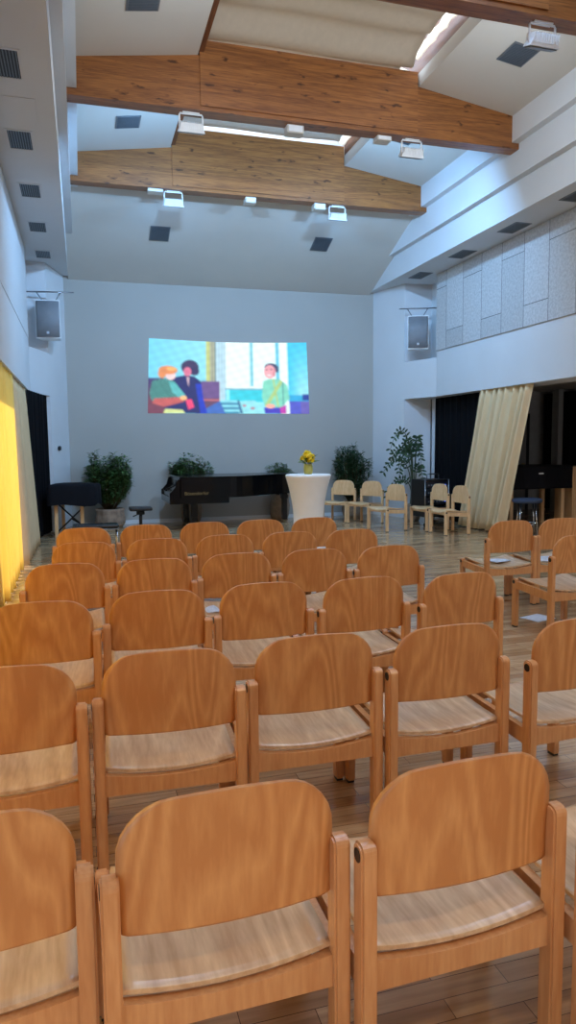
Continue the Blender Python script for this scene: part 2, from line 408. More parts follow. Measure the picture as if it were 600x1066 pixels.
def slope_plate(x, y, lab, kind):
    if kind == 'end':
        z = 5.72-(y-11.5)*1.07/2.7; rot = (-math.atan(1.07/2.7), 0, 0)
    elif x < 3: z = 5.9+(x-.09)*.1439; rot = (0, -math.atan(.1439), 0)
    else: z = 5.9+(AX-.09-x)*.1439; rot = (0, math.atan(.1439), 0)
    t = empty('ceiling_vent', lab, 'vent', (x, y, z-.001), group='square ceiling vents'); t.rotation_euler = rot
    MB().box(-.17, .17, -.19, .19, -.012, 0, .003).build('frame', M_ventgrey, t)
    w = MB()
    for k in range(14): w.box(-.15, .15, -.165+k*.0245, -.155+k*.0245, -.018, -.012)
    w.build('louvre', plain('slot_grey', (86, 92, 98), .3, metal=.4), t)
slope_plate(.78, 10.45, 'square grey vent in the left ceiling panel between the two beams', 'side')
slope_plate(.76, 7.65, 'square glossy vent in the left ceiling panel at the top edge', 'side')
slope_plate(5.03, 7.55, 'square grey vent in the right ceiling panel beside the top right floodlight', 'side')
slope_plate(4.75, 10.0, 'square grey vent behind the floodlight hanging on the right of the front beam', 'side')
slope_plate(1.44, 12.8, 'square grey vent on the left of the end ceiling slope', 'end')
slope_plate(4.4, 12.77, 'square grey vent on the right of the end ceiling slope', 'end')

# floodlights below the beams
def floodlight(x, y, lab, tilt=.35):
    t = empty('floodlight', lab, 'lamp', (x, y, 5.48), group='white floodlights under the beams')
    MB().box(-.10, .10, -.03, .03, -.012, 0).build('mounting_plate', M_white, t)
    w = MB(); w.tube([(-.14, 0, -.2), (-.14, 0, -.03), (-.13, 0, -.012), (.13, 0, -.012), (.14, 0, -.03), (.14, 0, -.2)], .011, 6)
    w.build('bracket', M_white, t)
    Mx = Matrix.Translation((0, 0, -.17)) @ Matrix.Rotation(tilt, 4, 'X')
    w = MB(); w.prism([(-.12, -.05), (.12, -.05), (.16, .05), (-.16, .05)], -.06, .06, 'y', Mx @ Matrix.Rotation(PI, 4, 'X'))
    b2 = w.build('housing', M_white, t)
    w = MB()
    for k in range(11): w.box(-.13+k*.026-.004, -.13+k*.026+.004, -.075, .075, -.02, .062, M=Mx)
    w.build('cooling_fins', M_white, t)
    MB().box(-.145, .145, -.05, .05, -.062, -.054, M=Mx).build('glass', M_ventgrey, t)
    return t
floodlight(1.40, 8.82, 'white floodlight under the front beam, at its left')
floodlight(4.30, 8.82, 'white floodlight under the front beam, at its right')
floodlight(1.52, 11.5, 'small white floodlight under the far beam, at its left')
floodlight(4.25, 11.5, 'small white floodlight under the far beam, at its right')
floodlight(4.35, 6.14, 'white floodlight at the top right under the nearest beam')
def jbox(x, y, lab, w_=.12, h=.12, d=.08):
    t = empty('junction_box', lab, 'box', (x, y, 5.479), group='small boxes under the beams')
    MB().box(-w_, w_, -d, d, -h, 0, .01).build('housing', plain('box_white', (206, 200, 190), .5), t)
    MB().box(-w_*.8, w_*.8, -d-.006, -d, -h*.85, -h*.15).build('cover', M_white, t)
jbox(2.70, 8.86, 'small white box under the middle of the front beam', .11, .1)
jbox(3.9, 8.86, 'pale box under the front beam left of the right floodlight', .1, .06)
jbox(2.75, 11.5, 'small pale box under the middle of the far beam', .09, .09)
jbox(3.92, 11.5, 'small pale box left of the far right floodlight', .1, .1)
jbox(1.24, 11.5, 'flat pale box left of the far left floodlight', .12, .05)

# loudspeakers in the niches
def speaker(x, y, rz, lab):
    t = empty('loudspeaker', lab, 'speaker', (x, y, 3.36), rz, 'grey loudspeakers in the wall niches')
    MB().prism([(-.2, 0), (.2, 0), (.15, .3), (-.15, .3)], 0, .64, 'z').build('cabinet', M_white, t)
    def f(u, v):
        a = (u-.5); return (a*.38, -.006-.03*math.cos(a*PI), .02+.6*v)
    MB().slab(f, 10, 2, (0, .02, 0)).build('grille', M_grey, t)
    MB().box(-.02, .02, -.045, -.035, .07, .11).build('badge', plain('silver_badge', (196, 198, 202), .3), t)
    for sx in (-1, 1): MB().tube([(sx*.1, .15, .64), (sx*.2, .15, .8)], .01).build('hanger', M_steel, t)
    MB().tube([(-.36, .15, .8), (.42, .15, .8)], .012).build('crossbar', M_steel, t)
speaker(-.47, 12.86, math.radians(-8), 'grey wall loudspeaker in the niche left of the projection wall')
speaker(6.38, 12.75, math.radians(-22), 'grey wall loudspeaker in the niche right of the projection wall')
o = MB().cyl((-.395, 13.56, 1.5), (-.365, 13.55, 1.5), .04, n=16).build('wall_switch', M_cap)
tag(o, 'small black round switch on the left wall beside the black curtain', 'switch')

# ------------------------------------------------------------------ projected picture (colours rasterised on a fine grid)
def lerp(a, b, t): return tuple(a[i]+(b[i]-a[i])*t for i in range(3))
def ell(x, y, cx, cy, rx, ry): return ((x-cx)/rx)**2+((y-cy)/ry)**2 <= 1
def inp(x, y, P):
    c = False; n = len(P)
    for i in range(n):
        x1, y1 = P[i]; x2, y2 = P[(i+1) % n]
        if (y1 > y) != (y2 > y) and x < (x2-x1)*(y-y1)/(y2-y1)+x1: c = not c
    return c
def picture(x, y):
    """x 154..321, y 351..431"""
    c = lerp((120, 212, 240), (150, 226, 240), (x-154)/60)
    if y > 392: c = lerp(c, (120, 200, 215), .3)
    if x > 225: c = (150, 236, 250)
    if 212 < x < 224.5 and y < 395:
        c = (196, 206, 130) if x < 216 else ((120, 132, 110) if int(x*1.1) % 2 else (196, 196, 170))
    if 222 < x < 232: c = (205, 236, 244) if int(x) % 3 else (120, 170, 200)
    if 232 < x < 288 and y < 402.5: c = (232, 253, 250)
    if 258 < x < 261.5 and y < 400: c = (130, 205, 220)
    if 232 < x < 273 and 402.5 < y < 404: c = (120, 170, 190)
    if 236 < x < 275 and 404 <= y < 418: c = (62, 206, 224)
    if 286 < x < 290: c = (110, 200, 225)
    if 290 <= x < 299: c = (236, 252, 252)
    if x >= 299: c = lerp((70, 200, 235), (160, 230, 240), min(1, (x-299)/14)*(y-351)/60)
    if inp(x, y, [(244, 417), (262, 416), (274, 425), (272, 432), (246, 432)]): c = (150, 226, 235)
    if 225 < x < 246 and y > 416: c = (140, 222, 236) if int((y-416)/2.6) % 2 == 0 else (60, 130, 170)
    if inp(x, y, [(244, 416), (246, 416), (250, 431), (247, 431)]): c = (60, 110, 150)
    if ell(x, y, 251.5, 422, 2, 1.2) or ell(x, y, 260, 425, 2.2, 1.3): c = (190, 110, 130)
    if 207 < x < 226 and 395 < y < 431:
        c = (112, 84, 138) if y < 414 else (104, 70, 96)
        if 415 < y < 417: c = (190, 110, 120)
    if inp(x, y, [(200, 432), (226, 417), (232, 432)]): c = (70, 110, 190)
    if x > 299 and y > 410: c = (52, 170, 220) if y < 417 else ((84, 90, 200) if x < 312 else (106, 96, 180))
    if x > 314 and 409 < y < 416: c = (40, 60, 150)
    # left dark furniture
    if x < 172 and y > 393: c = lerp((70, 62, 120), (118, 66, 84), min(1, (y-393)/25))
    # seated woman with dark curls
    if inp(x, y, [(178, 392), (190, 389), (200, 390), (207, 396), (208, 415), (212, 431), (170, 431), (170, 414)]): c = (44, 44, 104)
    if inp(x, y, [(201, 398), (207, 398), (209, 414), (213, 431), (206, 431)]): c = (40, 60, 190)
    if inp(x, y, [(192, 391), (195, 391), (194, 402)]): c = (210, 180, 190)
    if ell(x, y, 195.5, 380, 9, 8): c = (66, 52, 92)
    if ell(x, y, 200, 384, 5, 5): c = (60, 50, 92)
    if ell(x, y, 193, 385, 4, 5): c = (222, 120, 150)
    # toddler on the lap
    if inp(x, y, [(158, 396), (170, 393), (180, 396), (190, 410), (189, 416), (176, 416), (158, 418), (155, 410)]):
        c = (30, 84, 90) if (int(x*.9)+int(y*1.1)) % 3 else (120, 196, 180)
    if inp(x, y, [(174, 396), (180, 397), (191, 411), (186, 415), (178, 408)]): c = (110, 206, 206) if int(x+y) % 3 else (40, 120, 130)
    if inp(x, y, [(160, 415), (186, 413), (190, 418), (170, 424), (158, 420)]): c = (196, 96, 92)
    if ell(x, y, 189, 414, 3.5, 2.6): c = (246, 190, 130)
    if ell(x, y, 176, 389.5, 5, 5): c = (246, 214, 214)
    if ell(x, y, 173.5, 384, 9.5, 4.6) or ell(x, y, 167.5, 388, 4, 5): c = (226, 142, 84)
    if ell(x, y, 177, 382.5, 5, 2): c = (246, 186, 110)
    if inp(x, y, [(191, 416), (197, 415), (200, 424), (194, 427)]): c = (240, 72, 120)
    if inp(x, y, [(171, 426), (188, 427), (191, 431), (169, 431)]): c = (214, 226, 150)
    # smiling man in a green shirt
    if inp(x, y, [(272, 394), (279, 391.5), (290, 392), (298, 399), (300, 414), (291, 424), (273, 423), (270, 412)]):
        c = (132, 216, 192)
        if abs((x-y*-.6)-528) < 2.2 or abs(x-284-(y-400)*.15) < .9: c = (176, 206, 130)
        if x > 292.5 and x < 293.6: c = (80, 150, 150)
    if inp(x, y, [(272, 424), (292, 424), (297, 431), (273, 431)]): c = (74, 62, 190)
    if inp(x, y, [(289, 424), (296, 421), (296, 431), (290, 431)]): c = (190, 60, 170)
    if inp(x, y, [(296, 420), (299.5, 417), (300, 431), (296, 431)]): c = (226, 246, 250)
    if ell(x, y, 280.8, 378.5, 7.2, 4.6) or ell(x, y, 287, 380.5, 2.0, 4): c = (70, 76, 106)
    if ell(x, y, 279.3, 383.6, 6.3, 7.6): c = (238, 170, 178)
    if ell(x, y, 278.6, 387.4, 2.6, .9): c = (252, 230, 232)
    if 283 < x < 285 and 380 < y < 389: c = (220, 140, 150)
    if ell(x, y, 276, 381.5, 1.1, .7) or ell(x, y, 281, 381, 1.1, .7): c = (120, 70, 90)
    if ell(x, y, 279, 422.5, 5, 2.6): c = (246, 178, 160)
    return c
nu, nv = 222, 108
me = bpy.data.meshes.new('projected_picture')
C4 = [(1.335, 3.615), (4.555, 3.63), (4.61, 2.165), (1.275, 2.165)]
vs, cols, fs = [], [], []
for j in range(nv+1):
    for i in range(nu+1):
        u, v = i/nu, j/nv
        tx = C4[0][0]+(C4[1][0]-C4[0][0])*u; tz = C4[0][1]+(C4[1][1]-C4[0][1])*u - .04*math.sin(u*PI)
        bx_ = C4[3][0]+(C4[2][0]-C4[3][0])*u; bz = C4[3][1]+(C4[2][1]-C4[3][1])*u
        vs.append((tx+(bx_-tx)*v, 14.193, tz+(bz-tz)*v))
        acc = [0, 0, 0]
        wob = 1+.07*math.sin(i*.31+j*.17)*math.sin(j*.43-i*.11)
        for (dx, dy) in ((-1.1, -.3), (1.1, .3), (-.3, 1.1), (.3, -1.1), (0, 0), (.6, -.6), (-.6, .6), (-.6, -.6), (.6, .6)):
            c = lin(picture(154+167*u+dx, 351+80*v+dy))
            for k in range(3): acc[k] += c[k]/9*wob
        cols.append(acc+[1])
for j in range(nv):
    for i in range(nu):
        a = j*(nu+1)+i; fs.append((a, a+nu+1, a+nu+2, a+1))
me.from_pydata(vs, [], fs)
ca = me.color_attributes.new('Col', 'FLOAT_COLOR', 'POINT')
for i, c in enumerate(cols): ca.data[i].color = c
mp_, nt, b = newmat('projected_light_picture')
at = N(nt, 'ShaderNodeVertexColor', layer_name='Col')
b.inputs['Base Color'].default_value = (.05, .05, .05, 1); b.inputs['Roughness'].default_value = 1
nt.links.new(at.outputs['Color'], b.inputs['Emission Color']); b.inputs['Emission Strength'].default_value = 1.15
me.materials.append(mp_)
o = bpy.data.objects.new('projected_picture', me); COL.objects.link(o)
tag(o, 'bright projected picture of a seated woman with a toddler and a smiling man', 'projection')

# ------------------------------------------------------------------ curtains
def curtain(name, mat, lab, cat, P0, P1, zb, zt, folds, amp, B0=None, B1=None, group=None, th=.004, seed=0):
    """P0-P1 plan ends at the top, B0-B1 at the bottom"""
    B0 = B0 or P0; B1 = B1 or P1
    P0, P1, B0, B1 = [Vector((*p, 0)) for p in (P0, P1, B0, B1)]
    rr = random.Random(seed); ph = [rr.uniform(0, 6) for _ in range(4)]
    L = (P1-P0).length; n = (P1-P0).normalized().cross(Vector((0, 0, 1)))
    def f(u, v):
        a = P0.lerp(P1, u); b_ = B0.lerp(B1, u); p = b_.lerp(a, v)
        w = math.sin(u*folds*2*PI+ph[0]+.5*math.sin(u*9+ph[1]))+.35*math.sin(u*folds*3.3*PI+ph[2])
        am = amp*(.55+.45*(1-v))*(1+.3*math.sin(u*17+ph[3]))
        p = p+n*(w*am)
        return (p.x, p.y, zb+(zt-zb)*v+(0 if v > 0 else .01*math.sin(u*13)))
    o = MB().slab(f, max(40, int(folds*12)), 16, n*th).build(name, mat, smooth=True)
    tag(o, lab, cat, group); return o
curtain('curtain', M_sunlit, 'long yellow curtain glowing with sunlight along the left wall', 'curtain', (-.86, 1.5), (-.82, 9.6), .03, 2.42, 34, .05, B1=(-.78, 9.3), seed=1)
curtain('curtain', M_beige, 'beige curtain end between the sunlit yellow curtain and the black curtain', 'curtain', (-.83, 9.65), (-.83, 11.75), .03, 2.42, 7, .05, B0=(-.74, 9.4), B1=(-.72, 11.7), seed=2)
curtain('curtain', M_blackcurt, 'black stage curtain in the left wall recess behind the covered keyboard', 'curtain', (-.80, 11.82), (-.575, 13.2), .03, 2.42, 8, .018, seed=3)
curtain('curtain', M_blackcurt, 'black stage curtain in the right wall recess behind the equipment rack', 'curtain', (6.87, 12.9), (6.86, 10.6), .03, 2.42, 11, .02, seed=4)
curtain('curtain', M_cream, 'cream curtain hanging at the right opening beside the round stool', 'curtain', (6.66, 10.95), (6.68, 9.48), .03, 2.43, 8, .075, B0=(6.6, 11.5), B1=(6.66, 10.2), seed=5)
# side room fittings: dark blinds, pillar, door
curtain('curtain', M_blackcurt, 'black curtain on the far wall of the side room, left of the pale post', 'curtain', (10.05, 13.84), (10.05, 13.38), .03, 2.6, 3, .03, seed=6)
curtain('curtain', M_blackcurt, 'black curtain on the far wall of the side room, right of the pale post', 'curtain', (10.05, 13.12), (10.05, 8.2), .03, 2.6, 18, .03, seed=7)
struct(MB().box(9.93, 10.2, 13.14, 13.36, 0, 2.66).build('trim_4', plain('post_grey', (150, 146, 140), .7)))
d = struct(MB().box(8.75, 8.82, 13.86, 13.9, 0, 2.15).box(9.65, 9.72, 13.86, 13.9, 0, 2.15).box(8.75, 9.72, 13.86, 13.9, 2.1, 2.17).build('door_1', M_cap))
MB().box(8.82, 9.65, 13.875, 13.9, 0, 2.1).build('door_leaf', plain('door_paint', (120, 116, 112), .5), d)
MB().box(9.53, 9.61, 13.84, 13.87, 1.02, 1.06, .005).build('handle', M_gold, d)

# ------------------------------------------------------------------ chairs
def leg_bm(x, y, h, rnd=True, w=.019, d=.025):
    """square leg with a rounded top, seen from the side"""
    P = [(y-d, .012), (y+d, .012)]
    R = .02 if rnd else .004
    for k in range(5): a = k/4*PI/2; P.append((y+d-R+R*math.cos(a), h-R+R*math.sin(a)))
    for k in range(5): a = PI/2+k/4*PI/2; P.append((y-d+R+R*math.cos(a), h-R+R*math.sin(a)))
    m = MB(); m.prism(P, x-w, x+w, 'x')
    es = [e for e in m.bm.edges if abs(e.verts[0].co.x-e.verts[1].co.x) < 1e-5]
    bmesh.ops.bevel(m.bm, geom=es, offset=.005, segments=2, affect='EDGES')
    return m
HW = .2485   # leg centre line
def make_chair(mf=M_chair, mp=M_ply, mseat=M_seat_lit):
    t = empty('stacking_chair', '', 'chair')
    for s in (-1, 1):
        l = leg_bm(s*HW, 0, .65).build('leg', mf, t)
        MB().cyl((s*(HW+.019), 0, .622), (s*(HW+.0205), 0, .622), .016, n=14).build('cap', M_cap, l)
        MB().box(s*HW-.014, s*HW+.014, -.02, .02, 0, .013).build('foot_glide', M_cap, l)
        l = leg_bm(s*HW, .43, .405).build('leg', mf, t)
        MB().cyl((s*(HW+.019), .43, .378), (s*(HW+.0205), .43, .378), .016, n=14).build('cap', M_cap, l)
        MB().box(s*HW-.014, s*HW+.014, .41, .45, 0, .013).build('foot_glide', M_cap, l)
        MB().prism([(.022, .30), (.408, .325), (.408, .385), (.022, .365)], s*HW-.013, s*HW+.013, 'x').build('side_rail', mf, t)
    # rear rail with a hollow upper edge, front rail
    P = [(-.232, .297), (.232, .297)]
    for k in range(13):
        u = 1-k/12*2; P.append((u*.232, .352+.022*u*u))
    MB().prism(P, -.008, .016, 'y').build('rear_rail', mf, t)
    MB().box(-.232, .232, .42, .44, .335, .385, .004).build('front_rail', mf, t)
    # seat: dished plywood with rolled front edge
    def seat(u, v):
        x = (u-.5)*.462; a = (u-.5)*2; y = .006+.45*v
        hw = 1.0
        z = .362+.024*a*a + .03*v - .018*math.sin(v*PI)*(1-a*a*.5)
        if v > .86: z -= .03*((v-.86)/.14)**2
        if v > .8: x *= 1-.06*((v-.8)/.2)**2
        return (x*hw, y, z)
    MB().slab(seat, 16, 16, (0, 0, .011)).build('seat', mseat, t, smooth=False)
    # backrest: bent plywood, rounded upper corners
    m = MB(); rows = 14; colsn = 22; zb, zt, hw = .512, .800, .2345
    def edge(z):
        R = .12
        if z > zt-R:
            k = (z-(zt-R))/R; return hw-.095*(1-math.sqrt(max(0, 1-k*k)))**1.0-.02*k*k
        if z < zb+.02:
            k = (zb+.02-z)/.02; return hw-.02*(1-math.sqrt(max(0, 1-k*k)))
        return hw
    zs = [zb, zb+.004, zb+.012, zb+.03]+[zb+.03+(zt-zb-.03)*(1-(1-k/10)**1.8) for k in range(1, 11)]
    F, Bk = [], []
    for z in zs:
        e = edge(z); fr, bk = [], []
        for k in range(colsn+1):
            a = k/colsn*2-1; x = a*e
            # crowned top
            zz = z + (.006*(1-a*a) if z > zt-.03 else 0)-(.002*(1-a*a) if z < zb+.02 else 0)
            y = .008-.022*(1-(x/hw)**2)-.10*max(0, (z-.6))*.55
            bk.append(m.bm.verts.new((x, y, zz))); fr.append(m.bm.verts.new((x, y+.0115, zz)))
        F.append(fr); Bk.append(bk)
    for A in (F, Bk):
        for i in range(len(zs)-1):
            for k in range(colsn): m.bm.faces.new((A[i][k], A[i][k+1], A[i+1][k+1], A[i+1][k])).smooth = True
    ring = lambda A: [A[0][k] for k in range(colsn+1)]+[A[i][colsn] for i in range(1, len(zs))]+[A[-1][k] for k in range(colsn-1, -1, -1)]+[A[i][0] for i in range(len(zs)-2, 0, -1)]
    ra, rb = ring(F), ring(Bk)
    for i in range(len(ra)): m.bm.faces.new((ra[i], ra[(i+1) % len(ra)], rb[(i+1) % len(ra)], rb[i]))
    m.build('backrest', mp, t)
    return t
chair0 = make_chair(); used = [False]
def place(x, y, rz, label, group, proto=None):
    if proto is None and not used[0]: o = chair0; used[0] = True
    else: o = copy_tree(proto or chair0)
    o.location = (x, y, 0); o.rotation_euler = (0, 0, rz); o['label'] = label; o['group'] = group
    return o
rown = ['nearest row', 'second row from the camera', 'third row from the camera', 'fourth row from the camera', 'second row from the stage', 'row closest to the stage']
rows = [
 [(-.275, 1.44, 2), (.27, 1.40, 1.5), (.812, 1.37, 2), (1.36, 1.33, 2)],
 [(-.28, 2.42, 0), (.27, 2.44, -2), (.82, 2.47, 0), (1.365, 2.44, 1), (1.935, 2.38, 4), (2.475, 2.42, 4)],
 [(-.21, 3.41, -3), (.335, 3.49, -2), (.885, 3.51, 0), (1.435, 3.48, 2), (1.985, 3.42, 4)],
 [(-.125, 4.50, 0), (.42, 4.50, -1), (.965, 4.55, 0), (1.51, 4.55, 0), (2.055, 4.53, 0)],
 [(-.01, 5.47, -2), (.535, 5.49, -1), (1.08, 5.53, 0), (1.625, 5.54, 0), (2.17, 5.53, 1)],
 [(-.01, 6.47, -2), (.54, 6.52, -1), (1.085, 6.54, 0), (1.63, 6.56, 0), (2.175, 6.56, 0)]]
pos = {4: ['cut off at the left edge', 'second from left', 'third from left', 'cut off at the right edge'],
       5: ['leftmost', 'second from left', 'middle chair', 'second from right', 'rightmost'],
       6: ['cut off at the left edge', 'second from left', 'third from left', 'fourth from left', 'cut off at the right edge', 'outside right']}
for r, row in enumerate(rows):
    if r == 1: row = row[:5]
    for k, (x, y, a) in enumerate(row):
        pn = pos[5][k] if len(row) == 5 else pos[4][k]
        lb = 'orange beech chair in the %s, %s' % (rown[r], pn)
        place(x, y, math.radians(a), lb, 'audience chairs in the rows')
place(3.77, 5.62, math.radians(0), 'beech chair holding a leaflet, left one in the far row of the right block', 'chairs of the right block')
place(4.32, 5.64, math.radians(0), 'beech chair with leaflet cut by right edge, far row of the right block', 'chairs of the right block')
place(3.66, 4.56, math.radians(3), 'beech chair in the near row of the right block, paper on the floor beside it', 'chairs of the right block')
# pale chairs facing the audience
pale0 = None
for (x, y, a, lb) in [(4.87, 13.13, 134, 'pale beech chair facing the hall beside the white bar table'), (5.215, 12.61, 121, 'pale beech chair facing the hall in front of the dark upright shrub'),
                      (5.15, 11.45, 107, 'pale beech chair standing alone in front of the arching plant'), (5.875, 11.25, 96, 'pale beech chair turned sideways in front of the equipment rack'),
                      (5.92, 10.62, 92, 'pale beech chair turned sideways next to the cream curtain')]:
    a = math.radians(a)
    # pivot is the rear leg line; measured centres are the chair middle
    px, py = x+math.sin(a)*.215, y-math.cos(a)*.215
    if pale0 is None:
        pale0 = make_chair(M_pale, M_pale, M_pale); pale0.location = (px, py, 0); pale0.rotation_euler = (0, 0, a)
        pale0['label'] = lb; pale0['group'] = 'pale chairs facing the hall'
    else: place(px, py, a, lb, 'pale chairs facing the hall', pale0)

# papers
def paper(x, y, z, rz, lab, w_=.15, h=.21):
    o = MB().slab(lambda u, v: ((u-.5)*w_, (v-.5)*h, .004*math.sin(v*3)), 4, 6, (0, 0, .0006)).build('leaflet', M_paper)
    o.location = (x, y, z); o.rotation_euler = (0, 0, rz); tag(o, lab, 'paper', 'leaflets'); return o
def seat_z(v): return .375+.03*v-.018*math.sin(v*PI)
paper(3.84, 5.93, .386, .3, 'leaflet on the seat of the left chair in the right block', .28, .2)
paper(4.30, 5.84, .386, -.2, 'leaflet on the seat of the chair at the right edge', .21, .3)
paper(3.74, 5.16, .001, .3, 'white leaflet on the floor by the chair leg in the right block', .24, .2)
paper(.80, 4.78, .386, .1, 'leaflet on a seat of the fourth row, seen between two backrests', .14, .22)

# ------------------------------------------------------------------ bar table and flowers
t = empty('bar_table', 'round bar table in a white stretch cover, yellow flowers on top', 'table', (2.97, 9.22, 0))
MB().lathe([(.30, 1.085), (.31, 1.09), (.31, 1.105), (.30, 1.108)], n=48).build('tabletop', M_stretch, t)
prof = [(.315, .0)]+[(.205+.11*abs((z-.5)/.6)**1.7, z) for z in [i*.05+.03 for i in range(22)]]+[(.312, 1.1), (.3, 1.113), (.02, 1.115)]
MB().lathe(prof, n=48, fn=lambda a, z: 1+.035*math.cos(4*a)*max(0, (.5-z))).build('cover', M_stretch, t)
v = empty('flower_vase', 'small vase of yellow flowers standing on the white bar table', 'vase', (2.965, 9.2, 1.115))
MB().lathe([(.05, 0), (.062, .03), (.064, .09), (.055, .13), (.06, .14)], n=24).build('vase', M_glassgreen, v)
m = MB(); rr = random.Random(3)
def petalball(m, c, r, n, seed):
    q = random.Random(seed)
    for i in range(n):
        th = q.uniform(0, 2*PI); ph = math.acos(q.uniform(-.3, 1)); d = Vector((math.sin(ph)*math.cos(th), math.sin(ph)*math.sin(th), math.cos(ph)))
        a = d.orthogonal().normalized()*r*.42; b_ = d.cross(a)
        p = Vector(c)+d*r*q.uniform(.55, .95)
        vsn = [m.bm.verts.new(p+k) for k in (a, b_+d*r*.25, -a, -b_+d*r*.1)]; m.bm.faces.new(vsn)
for i, (c, r) in enumerate([((-.02, -.03, .26), .062), ((.045, .0, .23), .05), ((-.06, .02, .21), .045), ((.0, .03, .19), .05), ((.02, -.06, .18), .045)]):
    m2 = MB(); petalball(m2, c, r, 60, i); m2.build('blossom', M_yel, v)
def leaf(m, p, d, L, W, up=Vector((0, 0, 1)), droop=.25):
    d = d.normalized(); s = d.cross(up)
    s = s.normalized() if s.length > .01 else Vector((1, 0, 0)); nrm = s.cross(d)
    a = m.bm.verts.new(p); b1 = m.bm.verts.new(p+d*L*.35+s*W*.5+nrm*L*.05); b2 = m.bm.verts.new(p+d*L*.35-s*W*.5+nrm*L*.05)
    c1 = m.bm.verts.new(p+d*L*.75+s*W*.38-nrm*L*droop*.3); c2 = m.bm.verts.new(p+d*L*.75-s*W*.38-nrm*L*droop*.3)
    e = m.bm.verts.new(p+d*L-nrm*L*droop); mid = m.bm.verts.new(p+d*L*.5-nrm*L*.03)
    for f in ((a, b1, mid), (a, mid, b2), (b1, c1, mid), (b2, mid, c2), (c1, e, mid), (c2, mid, e)): m.bm.faces.new(f)
m = MB(); q = random.Random(8)
for i in range(46):
    th = q.uniform(0, 2*PI); leaf(m, Vector((math.cos(th)*.03, math.sin(th)*.03, q.uniform(.12, .2))), Vector((math.cos(th), math.sin(th), q.uniform(.2, 1.4))), q.uniform(.06, .14), .03)
m.build('foliage', plain('bouquet_green', (120, 140, 60), .5, noise=.3), v)

# ------------------------------------------------------------------ grand piano (tail to the right)
t = empty('grand_piano', 'black grand piano with closed lid below the projection', 'piano', (1.50, 12.33, 0))
# plan: x along the length, y to the back wall (spine side)
plan = [(.12, 0), (1.02, 0)]
for k in range(1, 13):
    u = k/12; plan.append((1.02+1.35*u, .62*(u*u*(3-2*u))))
for k in range(1, 9):
    a = -PI/2+k/8*PI; plan.append((2.37+.16*math.cos(a)*1.0, .62+.33+.33*math.sin(a)))
plan += [(2.3, 1.3), (.12, 1.36)]
MB().prism(plan, .60, .945, 'z').build('case', M_black, t)
MB().prism([(a*1.004-.005, b_*1.01-.012) for a, b_ in plan], .95, .975, 'z').build('lid', M_black, t)
MB().box(-.06, 1.0, .02, 1.34, .50, .62, .01).build('keybed', M_black, t)
MB().prism([(-.06, .6), (.14, .6), (.14, .94), (.08, .93), (.04, .8), (-.03, .72), (-.06, .70)], .0, .06, 'y').prism([(-.06, .6), (.14, .6), (.14, .94), (.08, .93), (.04, .8), (-.03, .72), (-.06, .70)], 1.30, 1.36, 'y').build('key_cheek', M_black, t)
MB().prism([(-.03, .621), (.115, .621), (.115, .80), (.06, .72), (-.03, .69)], .07, 1.29, 'y').build('fallboard', M_black, t)
MB().tube([(-.12, .03, .74), (-.11, .03, .78), (-.02, .03, .80), (.05, .03, .84), (.06, .03, .93)], .012).build('lid_hook', M_black, t)
def pleg(x, y):
    m = MB(); m.box(x-.05, x+.05, y-.05, y+.05, .07, .60, .008); m.box(x-.065, x+.065, y-.065, y+.065, .48, .56, .01); return m
for x, y in ((.38, .2), (.38, 1.16), (2.28, .95)):
    l = pleg(x, y).build('leg', M_black, t)
    MB().cyl((x-.012, y, .035), (x+.012, y, .035), .035, n=16).build('castor', M_gold, l)
m = MB(); m.box(.48, .52, .62, .66, .1, .5).box(.48, .52, .82, .86, .1, .5).box(.42, .56, .58, .9, .06, .12, .01); m.build('pedal_lyre', M_black, t)
fc = bpy.data.curves.new('lettering', 'FONT'); fc.body = 'Bösendorfer'; fc.size = .085; fc.extrude = .001; fc.align_x = 'LEFT'
fo = bpy.data.objects.new('tmp', fc); COL.objects.link(fo)
dg = bpy.context.evaluated_depsgraph_get(); fm = bpy.data.meshes.new_from_object(fo.evaluated_get(dg)); bpy.data.objects.remove(fo)
fm.materials.clear(); fm.materials.append(M_gold)
lt = bpy.data.objects.new('lettering', fm); COL.objects.link(lt); lt.parent = t; lt.location = (.2, -.003, .66); lt.rotation_euler = (PI/2, 0, 0); lt['label'] = 'gold lettering'
# piano stool
t = empty('piano_stool', 'black adjustable piano stool at the keyboard end of the grand piano', 'stool', (.93, 12.25, 0))
MB().box(-.19, .19, -.17, .17, .43, .49, .02, 3).build('seat', M_black if False else plain('black_leather', (20, 20, 22), .4), t)
MB().cyl((0, 0, .06), (0, 0, .43), .028).cyl((0, 0, .36), (0, 0, .43), .07).build('column', M_cap, t)
MB().cyl((0, 0, .38), (-.13, -.02, .33), .009).build('lever', M_cap, t)
for k in range(4):
    a = k*PI/2+.5; MB().tube([(0, 0, .09), (.2*math.cos(a), .2*math.sin(a), .03), (.24*math.cos(a), .24*math.sin(a), .01)], .014).build('leg', M_cap, t)
# low bench in front of the covered keyboard
t = empty('padded_bench', 'low black padded bench with chrome frame behind the audience chairs on the left', 'bench', (.15, 10.1, 0))
MB().box(-.31, .31, -.17, .17, .39, .45, .025, 3).build('seat', plain('black_leatherette', (24, 26, 28), .25, coat=.3), t)
MB().tube([(-.31, -.17, .39), (.31, -.17, .39), (.31, .17, .39), (-.31, .17, .39), (-.31, -.17, .39)], .01).build('frame', M_chrome, t)
for sx in (-1, 1):
    for sy in (-1, 1): MB().cyl((sx*.28, sy*.14, 0), (sx*.28, sy*.14, .39), .012).build('leg', M_chrome, t)

